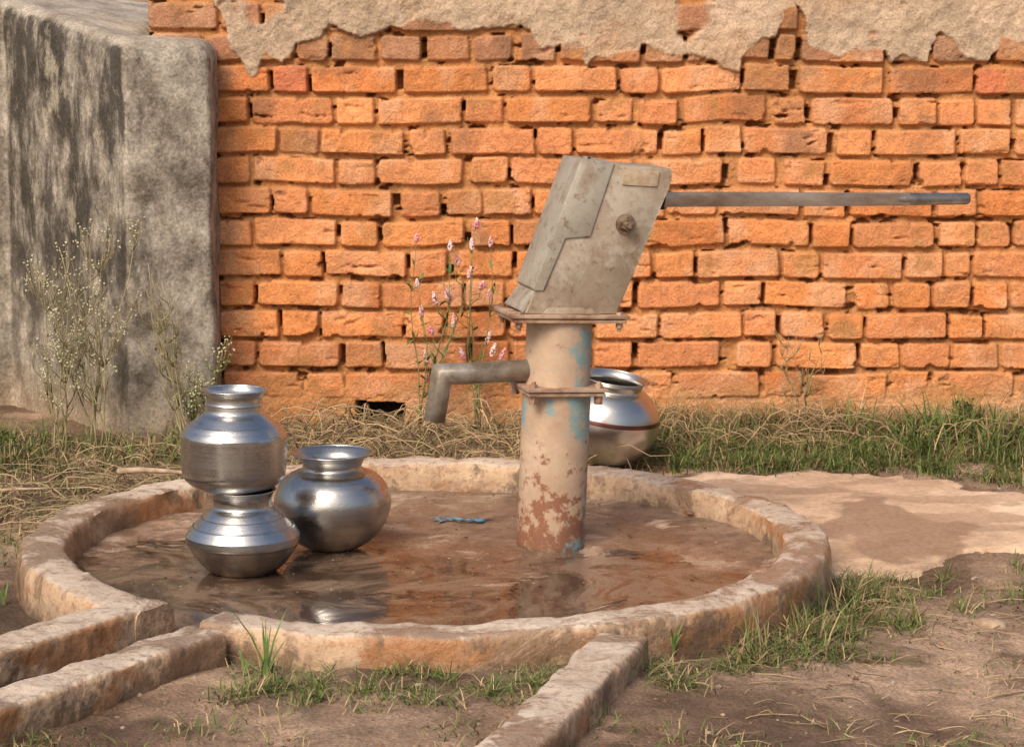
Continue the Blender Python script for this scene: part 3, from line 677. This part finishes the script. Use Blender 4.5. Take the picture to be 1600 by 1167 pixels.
stem_g=Mat("stem_green",rough=.7); stem_g.set("Base Color",stem_g.mix(stem_g.mr(stem_g.noise(20),.4,.6),(.15,.17,.05),(.26,.21,.10)))
stem_d=Mat("stem_dry",rough=.8); stem_d.set("Base Color",stem_d.mix(stem_d.mr(stem_d.noise(20),.4,.6),(.38,.31,.18),(.22,.19,.09)))
def leafm(n,c1,c2):
    m=Mat(n,rough=.6,spec=.3); m.set("Base Color",m.mix(m.mr(m.noise(30,3),.35,.65),c1,c2)); return m
leaf_g=leafm("leaf_green",(.07,.13,.03),(.17,.22,.06)); leaf_y=leafm("leaf_olive",(.20,.19,.07),(.36,.31,.14))
fl_w=leafm("flower_cream",(.60,.56,.40),(.36,.37,.19)); fl_p=leafm("flower_pink",(.75,.62,.55),(.62,.20,.26))
def leaf(V,F,p,dirv,L,w):
    d=Vector(dirv).normalized(); s=d.cross(Vector((R(-.4,.4),R(-.4,.4),1))).normalized(); n_=s.cross(d)
    b_=len(V)
    for t,k in ((0,.1),(.35,1),(.7,.7)):
        c_=Vector(p)+d*L*t+n_*(-.25*L*t*t); V.append(tuple(c_-s*w*k/2)); V.append(tuple(c_+s*w*k/2))
    V.append(tuple(Vector(p)+d*L-n_*.3*L)); F.extend([(b_,b_+1,b_+3,b_+2),(b_+2,b_+3,b_+5,b_+4),(b_+4,b_+5,b_+6)])
def plant(name,label,cat,base,stems,spread,hgt,mats,kind,leafn,bl=.12,leaf_sz=.03,lean=(0,0)):
    base=Vector(base); SV=[];SF=[];LV=[];LF=[];FV=[];FF=[]
    def blob(p,s,el=1):
        b_=len(FV)
        for v in iv:
            q=v*R(.8,1.2); FV.append((p[0]+q.x*s,p[1]+q.y*s,p[2]+q.z*s*el))
        FF.extend([tuple(k+b_ for k in f) for f in jf])
    def spike(p,d,L,r):
        d=Vector(d).normalized()
        for i in range(26):
            t=i/25; rr=r*math.sin(min(1,(t+.12)*1.0)*math.pi*.95)**.6 if t<.95 else r*.3
            for _ in range(2):
                a_=R(0,6.28); e=Vector((math.cos(a_),math.sin(a_),0))*rr*.7; q=Vector(p)+d*L*t+e; blob(q,r*.42,1.2)
    for s in range(stems):
        ang=R(0,6.28); tipx=lean[0]+math.cos(ang)*spread*R(.3,1); tipy=lean[1]+math.sin(ang)*spread*.35*R(.3,1); hh_=hgt*R(.6,1.0)
        if s==0: hh_=hgt
        pts=[]; j=Vector((R(-.02,.02),R(-.01,.01),0))
        for i in range(9):
            t=i/8; pts.append(Vector((tipx*t**1.3+.01*math.sin(t*7+s),tipy*t,hh_*t))+j*(1+t)+Vector((R(-.003,.003),R(-.003,.003),0)))
        tube_geo(SV,SF,pts,[.0026*(1-.65*i/8) for i in range(9)],5)
        tips=[(pts[-1],pts[-1]-pts[-2])]
        for b_ in range(4 if kind=='spike' else 9):
            t=R(.25,.92); i=int(t*8); p=pts[i]; a_=R(0,6.28); L=bl*R(.5,1.1)*(1.2-t*.6)
            e=p+Vector((math.cos(a_)*L*.6,math.sin(a_)*L*.3,L*R(.6,1))); m_=(p+e)/2+Vector((math.cos(a_)*.01,0,-.004))
            tube_geo(SV,SF,[p,m_,e],[.0014,.0011,.0007],4); tips.append((e,e-m_))
            if kind!='spike':
                for _ in range(2):
                    a2=R(0,6.28); e2=e+Vector((math.cos(a2)*.02,math.sin(a2)*.015,R(.01,.035))); tube_geo(SV,SF,[m_,(m_+e2)/2,e2],[.0009,.0008,.0005],4); tips.append((e2,e2-m_))
            for _ in range(max(1,leafn//6)):
                q=p.lerp(e,R(.2,1)); leaf(LV,LF,q,(R(-1,1),R(-.8,.8),R(-.1,.8)),leaf_sz*R(.4,1),leaf_sz*R(.14,.26))
        for _ in range(leafn):
            i=random.randrange(1,8); leaf(LV,LF,pts[i],(R(-1,1),R(-.8,.8),R(0,.8)),leaf_sz*R(.5,1.2),leaf_sz*R(.16,.28))
        for (p,d_) in tips:
            if kind=='spike':
                if R(0,1)<.5: spike(p,d_,R(.020,.036),R(.0060,.0085))
            elif kind=='dots':
                for _ in range(random.randrange(1,5)): blob(p+Vector((R(-.011,.011),R(-.01,.01),R(-.012,.012))),R(.0018,.0036))
    o=mesh_obj(name,SV,SF,mats[0]); o.location=base
    tag(o,label,cat)
    if LV: mesh_obj("leaf_cluster",LV,LF,mats[1],o)["kind"]="stuff"
    if FV: mesh_obj("flower_head",FV,FF,mats[2],o)["kind"]="stuff"
    return o
plant("weed_plant","tall wispy weed with tiny cream flower heads","weed",(-1.08,6.58,0),6,.17,.64,(stem_d,leaf_y,fl_w),'dots',5,.15,.020)
plant("weed_plant","tall wispy weed with tiny cream flower heads","weed",(-1.19,6.55,0),4,.14,.52,(stem_d,leaf_y,fl_w),'dots',5,.13,.020)
plant("weed_plant","thin branching weed against the concrete wall","weed",(-.86,6.62,0),4,.10,.50,(stem_d,leaf_y,fl_w),'none',6,.10,.02,(-.04,0))
plant("weed_plant","small leafy green weed against the concrete wall","weed",(-.825,6.66,.0),4,.05,.28,(stem_g,leaf_g,fl_w),'dots',16,.07,.026)
plant("flowering_plant","slender plant with pink and cream flower spikes","flowering plant",(-.24,6.86,0),5,.09,.53,(stem_g,leaf_g,fl_p),'spike',12,.09,.040,(.01,0))
plant("flowering_plant","slender plant with a few pink flower spikes","flowering plant",(-.09,6.90,0),4,.09,.56,(stem_g,leaf_g,fl_p),'spike',9,.09,.034,(.02,0))
plant("weed_plant","dry bare weed leaning on the brick wall","weed",(.78,6.93,0),2,.08,.26,(stem_d,leaf_y,fl_w),'none',1,.09,.016)
plant("weed_plant","low leafy weed in the grass","weed",(1.42,6.7,0),6,.10,.12,(stem_g,leaf_g,fl_w),'none',18,.05,.03)
plant("weed_plant","low leafy weed at the foot of the concrete wall","weed",(-1.35,6.5,0),6,.10,.10,(stem_g,leaf_g,fl_w),'none',16,.04,.03)
plant("weed_plant","low leafy weed beside the brick wall","weed",(1.22,6.84,0),5,.09,.10,(stem_g,leaf_g,fl_w),'none',16,.04,.03)
def tuft(base,n,h,lab):
    V=[];F=[]
    for _ in range(n):
        a_=R(0,6.28); L=h*R(.5,1); ln=R(.1,.5)
        pts=[Vector((math.cos(a_)*ln*L*t**2,math.sin(a_)*ln*L*t**2,L*t)) for t in (0,.3,.6,.85,1)]
        b_=len(V)
        for i,p_ in enumerate(pts[:-1]):
            w_=.0045*(1,.95,.8,.5)[i]; V.append((p_.x-w_/2,p_.y,p_.z)); V.append((p_.x+w_/2,p_.y,p_.z))
        V.append(tuple(pts[-1])); F.extend([(b_,b_+1,b_+3,b_+2),(b_+2,b_+3,b_+5,b_+4),(b_+4,b_+5,b_+7,b_+6),(b_+6,b_+7,b_+8)])
    o=mesh_obj("grass_tuft",V,F,leaf_g); o.location=base; tag(o,lab,"grass tuft"); return o
tuft((-.435,4.40,-.0),8,.17,"few long green grass blades beside the rim")
tuft((-.475,4.42,-.0),5,.08,"few long green grass blades beside the rim")
tuft((.30,4.62,.0),6,.06,"short green tuft against the rim")
tuft((-1.03,5.06,-.02),4,.07,"short green tuft against the rim")

# ---------------------------------------------------------------- twigs, litter
tw=Mat("twig_bark",rough=.9); tw.set("Base Color",tw.mix(tw.mr(tw.noise(40),.4,.6),(.06,.035,.022),(.15,.09,.055)))
tw2=Mat("pale_twig_bark",rough=.9); tw2.set("Base Color",tw2.mix(tw2.mr(tw2.noise(40),.4,.6),(.30,.20,.13),(.45,.33,.23)))
def twig(pts,r,lab,m=tw,sub=None):
    V=[];F=[]; tube_geo(V,F,pts,[r*(1-.5*i/(len(pts)-1)) for i in range(len(pts))],7)
    for s in (sub or []): tube_geo(V,F,s,[r*.6,r*.5,r*.35][:len(s)],5)
    o=mesh_obj("twig",V,F,m); tag(o,lab,"twig")
twig([(-.98,6.26,.02),(-.92,6.24,.028),(-.85,6.22,.028),(-.78,6.19,.028)],.009,"pale dry stick lying in straw",tw2)
twig([(-1.30,6.10,.0),(-1.2,6.08,.012),(-1.08,6.10,.010)],.005,"thin dry stick lying on earth",tw2)
twig([(-1.28,6.42,.01),(-1.33,6.5,.03),(-1.40,6.55,.05)],.005,"dark dry stick beside the concrete wall",tw)
twig([(-.82,5.50,.018),(-.79,5.485,.018),(-.755,5.46,.020),(-.70,5.48,.02)],.006,"dark forked twig on the wet floor",tw,[[(-.80,5.485,.018),(-.77,5.45,.02),(-.74,5.43,.017)],[(-.75,5.46,.020),(-.72,5.45,.022),(-.69,5.46,.02)]])
twig([(.12,4.86,.009),(.17,4.93,.010),(.23,5.0,.009)],.003,"thin pale stick at the puddle edge",tw2)
twig([(-.30,5.05,.007),(-.26,5.06,.008),(-.21,5.04,.007)],.002,"thin dark twig floating in the puddle",tw)
twig([(.20,5.35,.016),(.25,5.37,.018),(.29,5.35,.018)],.002,"thin dark twig on the platform floor",tw)
st=Mat("dark_stone",rough=.85); st.set("Base Color",st.mix(st.mr(st.noise(30),.4,.6),(.10,.05,.03),(.22,.12,.07)))
pst=Mat("pale_stone",rough=.9); pst.set("Base Color",pst.mix(pst.mr(pst.noise(30,5),.4,.6),(.30,.20,.13),(.44,.32,.22))); pst.bump(pst.noise(50,5),.6,.005)
for loc,s,l in (((.405,5.76,.022),.011,"small brown stone on the platform floor"),((.43,5.62,.020),.005,"tiny brown stone on the platform floor"),((-.60,5.80,.014),.010,"small brown stone on the platform floor"),((.96,5.02,-.050),.030,"flat pale stone half buried in earth")):
    bm=bmesh.new(); bmesh.ops.create_icosphere(bm,subdivisions=3,radius=s)
    for v in bm.verts:
        k=1+.9*(float(fbm(v.co.x/s*1.3+3,v.co.y/s*1.3+v.co.z/s+7,1.,3,900))-.5); v.co*=k; v.co.z*=.5
    o=bm_obj("stone",bm,st if s<.02 else pst,None,60); o.location=loc; tag(o,l,"stone")
bmx=Mat("blue_plastic",rough=.25,spec=.5); bmx.set("Base Color",bmx.mix(bmx.mr(bmx.noise(60,4),.45,.6),(.02,.14,.28),(.20,.30,.32)))
A_,B_=np.meshgrid(np.linspace(0,1,60),np.linspace(0,1,14),indexing='ij')
PX=-.175+.125*A_+.01*np.sin(B_*5); PY=5.72+.040*(B_-.5)*(1+.35*np.sin(A_*17))+.015*np.sin(A_*7); PZ=np.maximum(floorz(PX,PY),.0045)+.003+.009*fbm(A_*1.,B_*.5,14,3,930)*np.sin(A_*np.pi)
mkp=(fbm(A_,B_,7,3,940)>.28)
lt=grid_obj("plastic_scrap",np.stack([PX,PY,PZ],-1),mask=mkp,mat=bmx); tag(lt,"crumpled torn blue plastic wrapper on the wet floor","litter")
